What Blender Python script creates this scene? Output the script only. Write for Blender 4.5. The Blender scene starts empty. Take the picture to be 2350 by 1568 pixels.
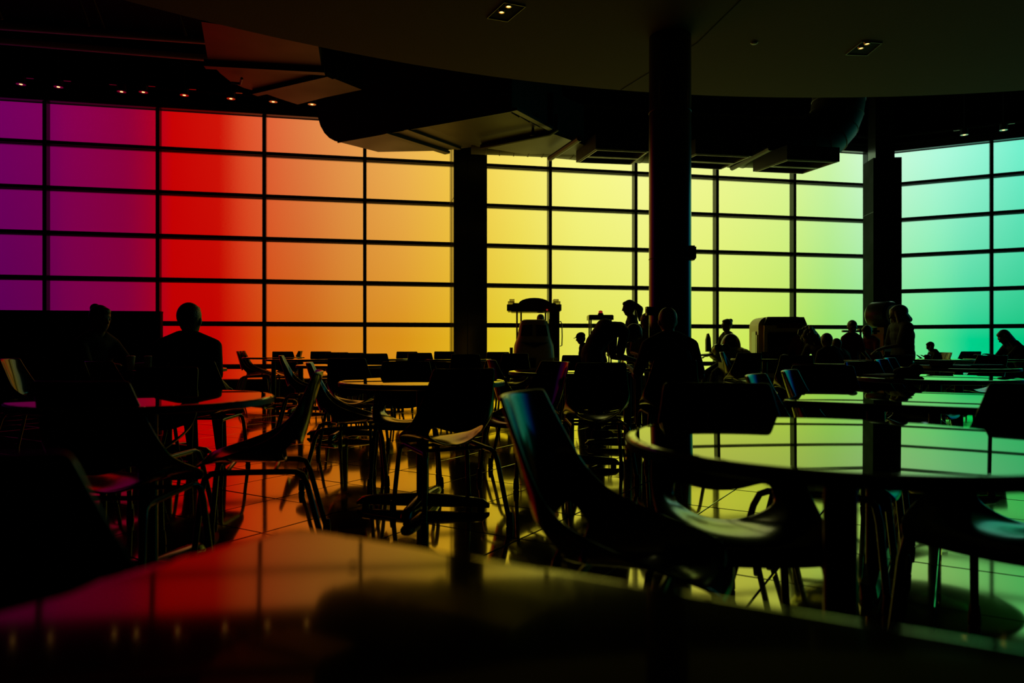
import bpy, bmesh, math, random
from mathutils import Vector, Matrix, Quaternion
random.seed(7)
# ------------------------------------------------------------------ camera, world, exposure
FPX, EYE, HZ, CX = 1660.0, 0.98, 789.0, 1175.0      # focal length in px of a 2350 px wide frame, eye height, horizon row
scn = bpy.context.scene
C = scn.collection
R = math.radians
cam = bpy.data.cameras.new('camera'); cam.lens = FPX / 2350 * 36; cam.sensor_width = 36
cam.shift_y = 5 / 2350; cam.clip_start = .05
cam.dof.use_dof = True; cam.dof.focus_distance = 6.5; cam.dof.aperture_fstop = 2.2
co = bpy.data.objects.new('camera', cam); C.objects.link(co)
co.location = (0, 0, EYE); co.rotation_euler = (R(90), 0, 0); scn.camera = co
w = bpy.data.worlds.new('world'); scn.world = w; w.use_nodes = True
w.node_tree.nodes['Background'].inputs[0].default_value = (.01, .012, .015, 1)
w.node_tree.nodes['Background'].inputs[1].default_value = .3
vs = scn.view_settings
vs.view_transform = 'Standard'; vs.look = 'None'; vs.gamma = 1; vs.exposure = 0; vs.use_curve_mapping = False

def gx(px, Y): return (px - CX) * Y / FPX            # world x of photo column px at depth Y
def gp(px, py, z):                                   # world point at height z seen at px, py
    Y = FPX * (EYE - z) / (py - HZ); return (gx(px, Y), Y, z)
# ------------------------------------------------------------------ materials
def lin(c): return tuple(((v / 255) / 12.92 if v / 255 <= .04045 else ((v / 255 + .055) / 1.055) ** 2.4) for v in c) + (1,)
def mat(name, col, rough=.5, metal=0, spec=.5, bump=0, scale=60, var=0, emit=None, es=1, coat=0):
    m = bpy.data.materials.new(name); m.use_nodes = True; n = m.node_tree.nodes; l = m.node_tree.links
    b = n['Principled BSDF']
    col = tuple(col) + (1,) if len(col) == 3 else col
    b.inputs['Base Color'].default_value = col; b.inputs['Roughness'].default_value = rough
    b.inputs['Metallic'].default_value = metal; b.inputs['Specular IOR Level'].default_value = spec
    b.inputs['Coat Weight'].default_value = coat; b.inputs['Coat Roughness'].default_value = .03 if rough < .05 else .07
    tc = n.new('ShaderNodeTexCoord'); nz = n.new('ShaderNodeTexNoise'); nz.inputs['Scale'].default_value = scale
    l.new(tc.outputs['Object'], nz.inputs['Vector'])
    mp = n.new('ShaderNodeMapRange'); mp.inputs[3].default_value = rough * .8; mp.inputs[4].default_value = min(1, rough * 1.2)
    l.new(nz.outputs['Fac'], mp.inputs[0]); l.new(mp.outputs[0], b.inputs['Roughness'])
    if var:
        mx = n.new('ShaderNodeMix'); mx.data_type = 'RGBA'; mx.inputs[6].default_value = tuple(c * (1 - var) for c in col[:3]) + (1,)
        mx.inputs[7].default_value = tuple(min(1, c * (1 + var)) for c in col[:3]) + (1,)
        l.new(nz.outputs['Fac'], mx.inputs[0]); l.new(mx.outputs[2], b.inputs['Base Color'])
    if bump:
        bp = n.new('ShaderNodeBump'); bp.inputs['Strength'].default_value = bump; bp.inputs['Distance'].default_value = .01
        l.new(nz.outputs['Fac'], bp.inputs['Height']); l.new(bp.outputs[0], b.inputs['Normal'])
    if emit: b.inputs['Emission Color'].default_value = tuple(emit) + (1,); b.inputs['Emission Strength'].default_value = es
    return m
M = {}
M['shell'] = mat('black_shell', (.004, .004, .004), .13, spec=.45, scale=8)
M['tube'] = mat('dark_chrome', (.06, .06, .06), .22, metal=.9)
M['glide'] = mat('black_rubber', (.006, .006, .006), .5)
M['top'] = mat('laminate_top', (.014, .012, .010), .03, spec=.65, scale=14, coat=1)
M['worn_top'] = mat('worn_laminate_top', (.010, .008, .006), .10, spec=.6, scale=14)
M['edge'] = mat('table_edge', (.008, .008, .008), .4)
M['base'] = mat('polished_base', (.10, .10, .10), .16, metal=1)
M['post'] = mat('table_post', (.02, .02, .02), .25, metal=.6)
M['frame'] = mat('window_frame', (.016, .013, .010), .30, spec=.4)
M['clad'] = mat('column_cladding', (.012, .010, .008), .16, spec=.6, scale=3)
M['sleeve'] = mat('sleeve_paint', (.008, .009, .007), .7, spec=.05, scale=3)
M['round'] = mat('round_column_paint', (.014, .013, .012), .22, spec=.5, scale=2)
M['soffit'] = mat('soffit_plaster', (.16, .13, .10), .8, spec=.1, bump=.15, scale=40, var=.08)
M['dark'] = mat('dark_paint', (.006, .006, .006), .8, spec=.1)
M['duct'] = mat('duct_metal', (.042, .034, .022), .5, metal=.6, scale=1.5, var=.25)
M['strap'] = mat('duct_strap', (.012, .011, .010), .5)
M['grout'] = mat('grout', (.012, .010, .008), .85, spec=.1)
M['tile'] = mat('floor_tile', (.030, .020, .010), .10, spec=1.0, scale=5, var=.25, bump=.02, coat=.9)
M['lens'] = mat('lamp_lens', (.2, .15, .1), .3, emit=(1, .62, .20), es=2.6)
M['refl'] = mat('lamp_reflector', (.6, .42, .18), .25, metal=1)
M['rim'] = mat('pale_rim', (.35, .33, .28), .35, metal=.5)
M['white'] = mat('white_plastic', (.5, .5, .46), .5)
M['skin'] = mat('skin', (.10, .055, .035), .5, scale=30, var=.1)
M['hair'] = mat('dark_hair', (.012, .008, .006), .45, bump=.4, scale=90)
M['black_cloth'] = mat('black_cloth', (.010, .010, .012), .8, spec=.2, bump=.3, scale=200)
M['red_cloth'] = mat('red_cloth', (.14, .012, .012), .8, spec=.2, bump=.3, scale=200)
M['pale_cloth'] = mat('pale_cloth', (.22, .17, .12), .8, spec=.2, bump=.3, scale=200)
M['denim'] = mat('dark_denim', (.010, .012, .02), .85, spec=.2)
M['cream'] = mat('cream_ride_shell', (.72, .6, .32), .35, scale=10, var=.15)
M['red_ride'] = mat('red_ride_shell', (.09, .010, .008), .35)
M['black_ride'] = mat('black_ride_shell', (.006, .006, .006), .25)
M['yellow_ride'] = mat('yellow_ride_shell', (.40, .32, .08), .35)
M['green_ride'] = mat('silver_ride_shell', (.16, .20, .12), .25, metal=.6)
yr = M['yellow_ride'].node_tree.nodes['Principled BSDF']; yr.inputs['Transmission Weight'].default_value = .75; yr.inputs['Base Color'].default_value = (.8, .7, .4, 1)
M['paper'] = mat('paper', (.6, .58, .5), .7)
M['cup'] = mat('paper_cup', (.45, .40, .25), .6)
M['partition'] = mat('black_partition', (.004, .004, .004), .8, spec=.1)
M['red_lens'] = mat('red_beacon', (.5, .02, .02), .3, emit=(1, .05, .03), es=.25)
M['star'] = mat('red_print', (.5, .03, .03), .6)
def glazed(name, base, tint, ior, rough, scale, bump=0, gain=1.0):
    m = bpy.data.materials.new(name); m.use_nodes = True; n = m.node_tree.nodes; l = m.node_tree.links; n.clear()
    out = n.new('ShaderNodeOutputMaterial'); mx = n.new('ShaderNodeMixShader'); d = n.new('ShaderNodeBsdfDiffuse'); g = n.new('ShaderNodeBsdfGlossy'); f = n.new('ShaderNodeFresnel')
    f.inputs['IOR'].default_value = ior; g.inputs['Color'].default_value = tuple(tint) + (1,)
    tc = n.new('ShaderNodeTexCoord'); nz = n.new('ShaderNodeTexNoise'); nz.inputs['Scale'].default_value = scale; nz.inputs['Detail'].default_value = 4; l.new(tc.outputs['Object'], nz.inputs['Vector'])
    cr = n.new('ShaderNodeMix'); cr.data_type = 'RGBA'; cr.inputs[6].default_value = tuple(c * .7 for c in base) + (1,); cr.inputs[7].default_value = tuple(c * 1.3 for c in base) + (1,)
    l.new(nz.outputs['Fac'], cr.inputs[0]); l.new(cr.outputs[2], d.inputs['Color'])
    mr = n.new('ShaderNodeMapRange'); mr.inputs[3].default_value = rough * .75; mr.inputs[4].default_value = rough * 1.25; l.new(nz.outputs['Fac'], mr.inputs[0]); l.new(mr.outputs[0], g.inputs['Roughness'])
    if bump:
        bp = n.new('ShaderNodeBump'); bp.inputs['Strength'].default_value = bump; bp.inputs['Distance'].default_value = .002; l.new(nz.outputs['Fac'], bp.inputs['Height']); l.new(bp.outputs[0], g.inputs['Normal'])
    mu = n.new('ShaderNodeMath'); mu.operation = 'MULTIPLY'; mu.use_clamp = True; mu.inputs[1].default_value = gain; l.new(f.outputs[0], mu.inputs[0])
    l.new(mu.outputs[0], mx.inputs[0]); l.new(d.outputs[0], mx.inputs[1]); l.new(g.outputs[0], mx.inputs[2]); l.new(mx.outputs[0], out.inputs['Surface']); return m
M['tile'] = glazed('floor_tile', (.03, .02, .01), (1, .88, .30), 3.0, .055, 5, .03, 1.6)
M['top'] = glazed('laminate_top', (.008, .007, .006), (.98, 1, .55), 2.7, .02, 14, 0, 1.12)
M['worn_top'] = glazed('worn_laminate_top', (.008, .006, .004), (1, .9, .4), 1.85, .065, 14)
M['pipe'] = mat('painted_pipe', (.30, .24, .2), .45)
gl = mat('clear_bottle', (.75, .8, .7), .08); gl.node_tree.nodes['Principled BSDF'].inputs['Transmission Weight'].default_value = .9; M['clear'] = gl
wd = mat('smoked_windscreen', (.003, .003, .003), .06); M['smoke'] = wd
# coloured film on the backlit glass: a rainbow along the wall, paler high up where the sky behind is brighter
LOW = [(-6, (30, 0, 110)), (-2, (70, 0, 92)), (0, (92, 0, 82)), (.9, (104, 0, 74)), (1.1, (114, 0, 72)), (2.2, (130, 0, 60)), (2.74, (160, 0, 34)), (2.92, (192, 0, 2)),
       (3.9, (192, 2, 0)), (4.3, (205, 38, 5)), (4.9, (208, 78, 8)), (5.6, (205, 95, 12)), (6.4, (210, 125, 28)), (7.6, (218, 145, 25)), (8.9, (226, 180, 30)), (10.2, (226, 208, 45)),
       (11.6, (226, 226, 85)), (13, (226, 234, 92)), (15, (214, 236, 92)), (16.8, (190, 230, 90)), (18, (150, 224, 105)), (19.3, (130, 226, 135)), (20.4, (90, 226, 140)),
       (21.1, (0, 208, 140)), (22.6, (0, 190, 120)), (24.6, (0, 170, 130)), (26.3, (0, 140, 160)), (28, (0, 80, 165)), (30, (5, 25, 120)), (40, (40, 0, 120))]
TOP = [(-6, (40, 0, 120)), (-2, (92, 0, 105)), (0, (116, 0, 92)), (.9, (124, 0, 84)), (1.1, (134, 0, 80)), (2.2, (144, 0, 58)), (2.74, (172, 0, 32)), (2.92, (200, 0, 3)),
       (4.0, (205, 20, 8)), (4.4, (222, 78, 40)), (4.9, (224, 98, 55)), (5.6, (224, 125, 68)), (6.4, (230, 150, 78)), (7.6, (238, 178, 85)), (8.9, (246, 205, 78)), (10.2, (250, 232, 110)),
       (11.6, (252, 250, 140)), (13, (250, 250, 155)), (15, (240, 248, 150)), (16.8, (224, 248, 152)), (18, (205, 246, 170)), (19.3, (205, 250, 215)), (20.6, (175, 250, 220)),
       (22.2, (115, 240, 205)), (24, (30, 226, 180)), (25.5, (0, 195, 180)), (27, (0, 140, 185)), (28.5, (0, 70, 170)), (30, (10, 25, 120)), (40, (50, 0, 130))]
def film():
    m = bpy.data.materials.new('coloured_glass_film'); m.use_nodes = True; n = m.node_tree.nodes; l = m.node_tree.links
    b = n['Principled BSDF']; b.inputs['Base Color'].default_value = (.02, .02, .02, 1); b.inputs['Roughness'].default_value = .5
    b.inputs['Specular IOR Level'].default_value = .2
    uv = n.new('ShaderNodeUVMap'); uv.uv_map = 'wall'; sp = n.new('ShaderNodeSeparateXYZ'); l.new(uv.outputs[0], sp.inputs[0])
    nz = n.new('ShaderNodeTexNoise'); nz.inputs['Scale'].default_value = 900; nz.inputs['Detail'].default_value = 3
    ml = n.new('ShaderNodeMath'); ml.operation = 'MULTIPLY_ADD'; ml.inputs[1].default_value = .006; l.new(uv.outputs[0], nz.inputs['Vector'])
    l.new(nz.outputs['Fac'], ml.inputs[0]); l.new(sp.outputs[0], ml.inputs[2])
    def ramp(stops):
        r = n.new('ShaderNodeValToRGB'); cr = r.color_ramp; cr.interpolation = 'LINEAR'
        for i, (s, c) in enumerate(stops):
            p = (s + 6) / 46 + .003
            e = cr.elements[i] if i < 2 else cr.elements.new(p)
            e.position = p; e.color = lin(c)
        l.new(ml.outputs[0], r.inputs[0]); return r
    a, t = ramp(LOW), ramp(TOP)
    mr = n.new('ShaderNodeMapRange'); mr.inputs[1].default_value = .18; mr.inputs[2].default_value = .92; mr.interpolation_type = 'LINEAR'
    l.new(sp.outputs[1], mr.inputs[0])
    mx = n.new('ShaderNodeMix'); mx.data_type = 'RGBA'; l.new(mr.outputs[0], mx.inputs[0]); l.new(a.outputs[0], mx.inputs[6]); l.new(t.outputs[0], mx.inputs[7])
    l.new(mx.outputs[2], b.inputs['Emission Color']); b.inputs['Emission Strength'].default_value = 1
    return m
M['film'] = film()
# ------------------------------------------------------------------ mesh helpers
class G:
    def __init__(s): s.v = []; s.f = []
    def add(s, vs, fs):
        o = len(s.v); s.v += [tuple(v) for v in vs]; s.f += [[i + o for i in f] for f in fs]; return s
    def box(s, c, d, rz=0, rx=0, taper=1):
        x, y, z = d[0] / 2, d[1] / 2, d[2] / 2
        vs = [Vector((sx * x * (taper if sz > 0 else 1), sy * y * (taper if sz > 0 else 1), sz * z)) for sz in (-1, 1) for sx, sy in ((-1, -1), (1, -1), (1, 1), (-1, 1))]
        m = Matrix.Translation(c) @ Matrix.Rotation(rz, 4, 'Z') @ Matrix.Rotation(rx, 4, 'X')
        return s.add([m @ v for v in vs], [[3, 2, 1, 0], [4, 5, 6, 7], [0, 1, 5, 4], [1, 2, 6, 5], [2, 3, 7, 6], [3, 0, 4, 7]])
    def prism(s, pts, z0, z1):
        n = len(pts)
        a = sum(pts[i][0] * pts[(i + 1) % n][1] - pts[(i + 1) % n][0] * pts[i][1] for i in range(n))
        if a < 0: pts = pts[::-1]
        return s.add([(p[0], p[1], z0) for p in pts] + [(p[0], p[1], z1) for p in pts],
                     [list(range(n))[::-1], list(range(n, 2 * n))] + [[i, (i + 1) % n, n + (i + 1) % n, n + i] for i in range(n)])
    def xprism(s, prof, x0, x1):                       # profile in (y, z) swept along x
        n = len(prof)
        return s.add([(x0, p[0], p[1]) for p in prof] + [(x1, p[0], p[1]) for p in prof],
                     [list(range(n))[::-1], list(range(n, 2 * n))] + [[i, (i + 1) % n, n + (i + 1) % n, n + i] for i in range(n)])
    def yprism(s, prof, y0, y1):                       # profile in (x, z) swept along y
        n = len(prof)
        return s.add([(p[0], y0, p[1]) for p in prof] + [(p[0], y1, p[1]) for p in prof],
                     [list(range(n)), list(range(n, 2 * n))[::-1]] + [[(i + 1) % n, i, n + i, n + (i + 1) % n] for i in range(n)])
    def lathe(s, prof, n=24, c=(0, 0, 0), rot=None):   # profile of (radius, z)
        vs = []
        for r, z in prof:
            for k in range(n):
                a = 2 * math.pi * k / n; v = Vector((r * math.cos(a), r * math.sin(a), z))
                if rot is not None: v = rot @ v
                vs.append(v + Vector(c))
        fs = [[i * n + k, i * n + (k + 1) % n, (i + 1) * n + (k + 1) % n, (i + 1) * n + k] for i in range(len(prof) - 1) for k in range(n)]
        fs += [list(range(n))[::-1], list(range((len(prof) - 1) * n, len(prof) * n))]
        return s.add(vs, fs)
    def tube(s, pts, r, n=8):
        pts = [Vector(p) for p in pts]; rr = r if isinstance(r, (list, tuple)) else [r] * len(pts)
        vs = []; t0 = (pts[1] - pts[0]).normalized()
        up = Vector((0, 0, 1)) if abs(t0.z) < .9 else Vector((1, 0, 0)); nrm = t0.cross(up).normalized()
        for i, p in enumerate(pts):
            t = (pts[min(i + 1, len(pts) - 1)] - pts[max(i - 1, 0)]).normalized()
            nrm = (nrm - t * nrm.dot(t)).normalized(); b = t.cross(nrm)
            for k in range(n):
                a = 2 * math.pi * k / n; vs.append(p + (nrm * math.cos(a) + b * math.sin(a)) * rr[i])
        m = len(pts)
        fs = [[i * n + k, i * n + (k + 1) % n, (i + 1) * n + (k + 1) % n, (i + 1) * n + k] for i in range(m - 1) for k in range(n)]
        fs += [list(range(n))[::-1], list(range((m - 1) * n, m * n))]
        return s.add(vs, fs)
    def ball(s, c, r, n=14, m=9, rot=None):
        r = (r, r, r) if not isinstance(r, (tuple, list)) else r
        vs = []
        for j in range(m + 1):
            th = math.pi * (j + .02) / (m + .04)
            for k in range(n):
                a = 2 * math.pi * k / n; v = Vector((r[0] * math.sin(th) * math.cos(a), r[1] * math.sin(th) * math.sin(a), r[2] * math.cos(th)))
                if rot is not None: v = rot @ v
                vs.append(v + Vector(c))
        fs = [[j * n + k, (j + 1) * n + k, (j + 1) * n + (k + 1) % n, j * n + (k + 1) % n] for j in range(m) for k in range(n)]
        fs += [list(range(n)), list(range(m * n, m * n + n))[::-1]]
        return s.add(vs, fs)
    def cap(s, a, b, ra, rb, n=12):                    # tapered capsule
        a = Vector(a); b = Vector(b); d = (b - a).normalized()
        pts = []; rs = []
        for t in (-.97, -.7, -.35, 0): pts.append(a + d * ra * t); rs.append(ra * math.sqrt(max(1 - t * t, .001)))
        for t in (0, .35, .7, .97): pts.append(b + d * rb * t); rs.append(rb * math.sqrt(max(1 - t * t, .001)))
        return s.tube(pts, rs, n)
def mesh(name, g, m, smooth=True):
    me = bpy.data.meshes.new(name); me.from_pydata(g.v, [], g.f); me.materials.append(M[m] if isinstance(m, str) else m); me.update()
    if smooth:
        me.polygons.foreach_set('use_smooth', [True] * len(me.polygons))
        try: me.set_sharp_from_angle(angle=R(40))
        except Exception: pass
    return me
def obj(name, g, m, parent=None, smooth=True, loc=None):
    o = bpy.data.objects.new(name, g if isinstance(g, bpy.types.Mesh) else mesh(name, g, m, smooth)); C.objects.link(o)
    if parent is not None: o.parent = parent
    if loc: o.location = loc
    return o
def empty(name, loc=(0, 0, 0), rz=0):
    o = bpy.data.objects.new(name, None); C.objects.link(o); o.location = loc; o.rotation_euler = (0, 0, rz); o.empty_display_size = .1; return o
def tag(o, label=None, cat=None, group=None, kind=None):
    if label: o['label'] = label
    if cat: o['category'] = cat
    if group: o['group'] = group
    if kind: o['kind'] = kind
    return o
def struct(name, g, m, label=None, parent=None, smooth=False):
    o = obj(name, g, m, parent, smooth)
    if parent is None: tag(o, label, kind='structure')
    return o
KIDS = {}
def kids(o):
    return [c for c in bpy.data.objects if c.parent == o]
def baked(g, mods, m, name):                           # mesh with modifiers applied
    o = bpy.data.objects.new('tmp', mesh(name, g, m)); C.objects.link(o)
    for kind, kw in mods:
        md = o.modifiers.new(kind, kind)
        for k, v in kw.items(): setattr(md, k, v)
    dg = bpy.context.evaluated_depsgraph_get(); dg.update()
    me = bpy.data.meshes.new_from_object(o.evaluated_get(dg)); me.name = name
    if not me.materials: me.materials.append(M[m] if isinstance(m, str) else m)
    old = o.data; bpy.data.objects.remove(o); bpy.data.meshes.remove(old)
    me.polygons.foreach_set('use_smooth', [True] * len(me.polygons))
    return me
# ------------------------------------------------------------------ window walls
ROWS = [.51, 1.385, 2.26, 3.135, 4.01, 4.885]          # centre heights of the horizontal rails
HEAD = 5.69
def facade(name, label, P, ang, length, mulls, s_off, lastcap):
    root = empty(name, (P[0], P[1], 0), ang); tag(root, label, kind='structure')
    # local x along the wall, y away from the room; front faces of rails at y = 0, glass at y = .15
    xs = sorted(mulls); edges = [0] + [m for m in xs if .1 < m < length - .1] + [length]
    obj('sill_base', G().box((length / 2, .13, .115), (length, .30, .23)).box((length / 2, .02, .245), (length, .36, .03)), 'frame', root, False)
    for z in ROWS: obj('transom', G().box((length / 2, .075, z), (length, .15, .07)).box((length / 2, .12, z), (length, .10, .10)), 'frame', root, False)
    g = G().box((length / 2, .1, 5.75), (length, .2, .12)).box((length / 2, .05, 5.85), (length, .22, .05)).box((length / 2, -.02, 6.02), (length, .30, .04)); obj('head_rail', g, 'frame', root, False)
    for x in edges[1:-1] + ([0.04, length - .04]): obj('mullion', G().box((x, .07, 2.93), (.072, .17, 5.5)), 'frame', root, False)
    zr = [.23] + ROWS + [HEAD]
    for i in range(len(edges) - 1):
        for j in range(len(zr) - 1):
            x0, x1 = edges[i] + .02, edges[i + 1] - .02; z0, z1 = zr[j] + .02, zr[j + 1] - .02
            me = bpy.data.meshes.new('pane')
            g = G().box(((x0 + x1) / 2, .165, (z0 + z1) / 2), (x1 - x0, .02, z1 - z0))
            me.from_pydata(g.v, [], g.f); me.materials.append(M['film'])
            uv = me.uv_layers.new(name='wall')
            for lp in me.loops:
                v = me.vertices[lp.vertex_index].co; uv.data[lp.index].uv = ((s_off + v.x + 6) / 46, v.z / 6)
            obj('pane', me, None, root)
    return root
LP, LA = (-9.79, 13.83), math.atan2(3.92, 18.40)
ldx, ldy = math.cos(LA), math.sin(LA)
CORN = (9.09, 17.85)
L0 = -3.27; LLEN = 19.30 - L0
facade('window_1', 'long glass wall whose panes run from purple through red and orange to yellow', (LP[0] + ldx * L0, LP[1] + ldy * L0), LA, LLEN, [.77 + 2.022 * k - L0 for k in range(-1, 10)], L0, False)
RLEN = 10.39; RA = math.atan2(-1.22, 2.29); rdx, rdy = math.cos(RA), math.sin(RA)
facade('window_2', 'glass wall right of the corner with mint green and turquoise panes', CORN, RA, RLEN, [2.30 + 2.022 * k for k in range(0, 5)], 19.30, True)
WL = (LP[0] + ldx * L0, LP[1] + ldy * L0); WR = (CORN[0] + rdx * RLEN, CORN[1] + rdy * RLEN)
def wallseg(name, a, b, z0, z1, th=.2, label=None, m='dark'):
    dx, dy = b[0] - a[0], b[1] - a[1]; L = math.hypot(dx, dy)
    return struct(name, G().box(((a[0] + b[0]) / 2 - dy / L * th / 2, (a[1] + b[1]) / 2 + dx / L * th / 2, (z0 + z1) / 2), (L, th, z1 - z0), math.atan2(dy, dx)), m, label)
wallseg('wall_header_left', (WL[0] - .03, WL[1] + .19), (CORN[0], CORN[1] + .22), 5.8, 7.0, .2, 'black band of wall above the purple to yellow windows')
wallseg('wall_header_right', (CORN[0], CORN[1] + .22), (WR[0] + .1, WR[1] + .19), 5.8, 7.0, .2, 'black band of wall above the turquoise windows')
wallseg('wall_left', (WL[0], -8), WL, 0, 7.0, .2, 'dark side wall at the left end of the hall')
wallseg('wall_right', WR, (WR[0], -8), 0, 7.0, .2, 'dark side wall at the right end of the hall')
wallseg('wall_back', (WR[0], -8), (WL[0], -8), 0, 7.0, .2, 'dark wall behind the camera')
struct('ceiling', G().prism([(WL[0] - .3, -8.2), (WR[0] + .3, -8.2), (WR[0] + .3, WR[1] + .6), (CORN[0], CORN[1] + .6), (WL[0] - .3, WL[1] + .6)], 7.0, 7.2), 'dark', 'black painted high ceiling')
# curved dropped soffit
cxs, cys, rs = 3.951, -2.595, 12.06
arc = [(cxs + rs * math.cos(a), cys + rs * math.sin(a)) for a in [R(8 + 164 * k / 72) for k in range(73)]]
so = struct('ceiling_soffit', G().prism(arc + [(arc[-1][0], -7.9), (arc[0][0], -7.9)], 4.2, 4.55), 'soffit', 'dropped plaster ceiling with a curved front edge', smooth=True)
def seam(a, b): 
    dx, dy = b[0] - a[0], b[1] - a[1]; obj('soffit_joint', G().box(((a[0] + b[0]) / 2, (a[1] + b[1]) / 2, 4.1985), (math.hypot(dx, dy), .012, .004), math.atan2(dy, dx)), 'dark', so, False)
seam(gp(1425, 206, 4.2), gp(1600, 98, 4.2)); seam(gp(1600, 98, 4.2), gp(1700, 0, 4.2))
# ------------------------------------------------------------------ floor: slab + diagonal tiles
struct_floor = struct('floor', G().prism([(WL[0] - .3, -8.2), (WR[0] + .3, -8.2), (WR[0] + .3, WR[1] + .6), (CORN[0], CORN[1] + .7), (WL[0] - .3, WL[1] + .6)], -.2, -.004), 'grout', 'glossy tiled floor with large tiles laid diagonally')
TA = R(-31.5); tu = (math.cos(TA), math.sin(TA)); tv = (-tu[1], tu[0]); T = .60; A0 = (-1.295, 3.744)
hw = T / 2 - .004
tile_me = mesh('tile', G().add([(-hw, -hw, -.004), (hw, -hw, -.004), (hw, hw, -.004), (-hw, hw, -.004), (-hw, -hw, -.001), (hw, -hw, -.001), (hw, hw, -.001), (-hw, hw, -.001),
        (-hw + .003, -hw + .003, 0), (hw - .003, -hw + .003, 0), (hw - .003, hw - .003, 0), (-hw + .003, hw - .003, 0)],
        [[0, 1, 5, 4], [1, 2, 6, 5], [2, 3, 7, 6], [3, 0, 4, 7], [4, 5, 9, 8], [5, 6, 10, 9], [6, 7, 11, 10], [7, 4, 8, 11], [8, 9, 10, 11]]), 'tile', False)
def inside(x, y):
    if y < -7.5 or x < WL[0] + .5 or x > WR[0] - .5: return False
    yl = LP[1] + (x - LP[0]) * ldy / ldx; yr = CORN[1] + (x - CORN[0]) * rdy / rdx
    return y < min(yl, yr) + .3
near, far = [], G()
for i in range(-60, 70):
    for j in range(-60, 70):
        x = A0[0] + tu[0] * T * (i + .5) + tv[0] * T * (j + .5); y = A0[1] + tu[1] * T * (i + .5) + tv[1] * T * (j + .5)
        if not inside(x, y): continue
        px = CX + FPX * x / max(y, .1); py = HZ + FPX * EYE / max(y, .1)
        if 2.6 < y < 11 and -80 < px < 2430 and py < 1480: near.append((y, x))
        else:
            o = len(far.v)
            for a, b in ((-hw, -hw), (hw, -hw), (hw, hw), (-hw, hw)): far.v.append((x + tu[0] * a + tv[0] * b, y + tu[1] * a + tv[1] * b, 0))
            far.f.append([o, o + 1, o + 2, o + 3])
near.sort()
for y, x in near[:290]:
    o = obj('tile', tile_me, None, struct_floor); o.location = (x, y, random.uniform(-.0006, .0004)); o.rotation_euler = (R(random.uniform(-.12, .12)), R(random.uniform(-.12, .12)), TA)
for y, x in near[290:]:
    o = len(far.v)
    for a, b in ((-hw, -hw), (hw, -hw), (hw, hw), (-hw, hw)): far.v.append((x + tu[0] * a + tv[0] * b, y + tu[1] * a + tv[1] * b, 0))
    far.f.append([o, o + 1, o + 2, o + 3])
tag(obj('far_tiles', far, 'tile', struct_floor, False), kind='stuff')
# ------------------------------------------------------------------ columns
def onwall(s, d=0): return (LP[0] + ldx * s + ldy * d, LP[1] + ldy * s - ldx * d)     # s along the left wall, d into the room
p = onwall(8.98, .36)
col = tag(empty('wall_column', (p[0], p[1], 0), LA), 'wide square black column standing before the yellow windows', 'column')
obj('column_body', G().box((0, 0, 3.5), (.70, .66, 7.0)), 'clad', col, False)
obj('joint', G().box((-.06, -.332, 3.5), (.012, .006, 7.0)).box((-.352, .05, 3.5), (.004, .012, 7)), 'strap', col, False)
obj('joint', G().box((0, 0, 4.0), (.706, .666, .012)), 'strap', col, False)
c3 = tag(empty('corner_column', (8.62, 16.85, 0), R(-6)), 'square column in a taller sleeve at the corner between yellow-green and turquoise windows', 'column')
obj('sleeve', G().box((0, 0, 2.62), (.62, .62, 5.24)), 'sleeve', c3, False)
obj('column_shaft', G().box((-.02, 0, 6.1), (.42, .45, 1.8)), 'round', c3, False)
obj('joint', G().box((0, 0, 4.0), (.626, .626, .012)), 'strap', c3, False)
rc = tag(empty('round_column', (gx(1537.5, 7.6), 7.6, 0)), 'tall round black column reaching up into the curved dropped ceiling', 'column')
obj('column_shaft', G().lathe([(.218, 0), (.218, 4.2)], 48), 'round', rc)
for z in (1.86, 3.4): obj('seam_ring', G().lathe([(.2185, z), (.2205, z + .003), (.2205, z + .009), (.2185, z + .012)], 48), 'strap', rc)
sb = tag(empty('strobe_box', (gx(1585, 7.55), 7.52, 1.92)), 'small black alarm box on the right side of the round column', 'alarm')
obj('housing', G().box((0, 0, 0), (.05, .10, .15), 0).box((.005, 0, .01), (.075, .07, .11)), 'black_ride', sb, False); obj('lens', G().ball((.035, 0, -.045), (.015, .02, .015)), 'white', sb)
sb = tag(empty('call_box', (gx(1489, 7.5), 7.55, 1.32)), 'small black switch box on the left side of the round column', 'switch')
obj('housing', G().box((0, 0, 0), (.04, .09, .09)), 'black_ride', sb, False); obj('button', G().box((-.0215, 0, 0), (.004, .04, .04)), 'glide', sb, False)
# ------------------------------------------------------------------ ceiling lights
def pot(px, py, ph, label):
    x, y, z = gp(px, py, 5.75)
    r = tag(empty('track_spotlight', (x, y, z), LA if px < 1500 else RA), label, 'spotlight', 'small spotlights along the top of the glass wall')
    obj('lamp_can', G().lathe([(.05, .16), (.075, .14), (.085, 0), (.078, 0), (.07, .03)], 20), 'strap', r)
    obj('reflector', G().lathe([(.076, .002), (.045, .045), (.02, .05)], 20), 'refl', r)
    obj('bulb', G().ball((0, 0, .010), (.036, .036, .014)), 'lens', r)
    obj('yoke', G().box((ph * .15, 0, .13), (.12, .03, .015)), 'refl', r, False)
    obj('stem', G().tube([(0, 0, .15), (0, 0, 1.25)], .012), 'strap', r)
names = ['above the left end of the purple panes', 'above the first thin upright between the purple panes', 'left one of the close pair above the magenta panes', 'right one of the close pair above the magenta panes',
         'above the left part of the red panes', 'above the right part of the red panes', 'above the left edge of the orange panes', 'half hidden by the rounded end of the black duct']
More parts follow.
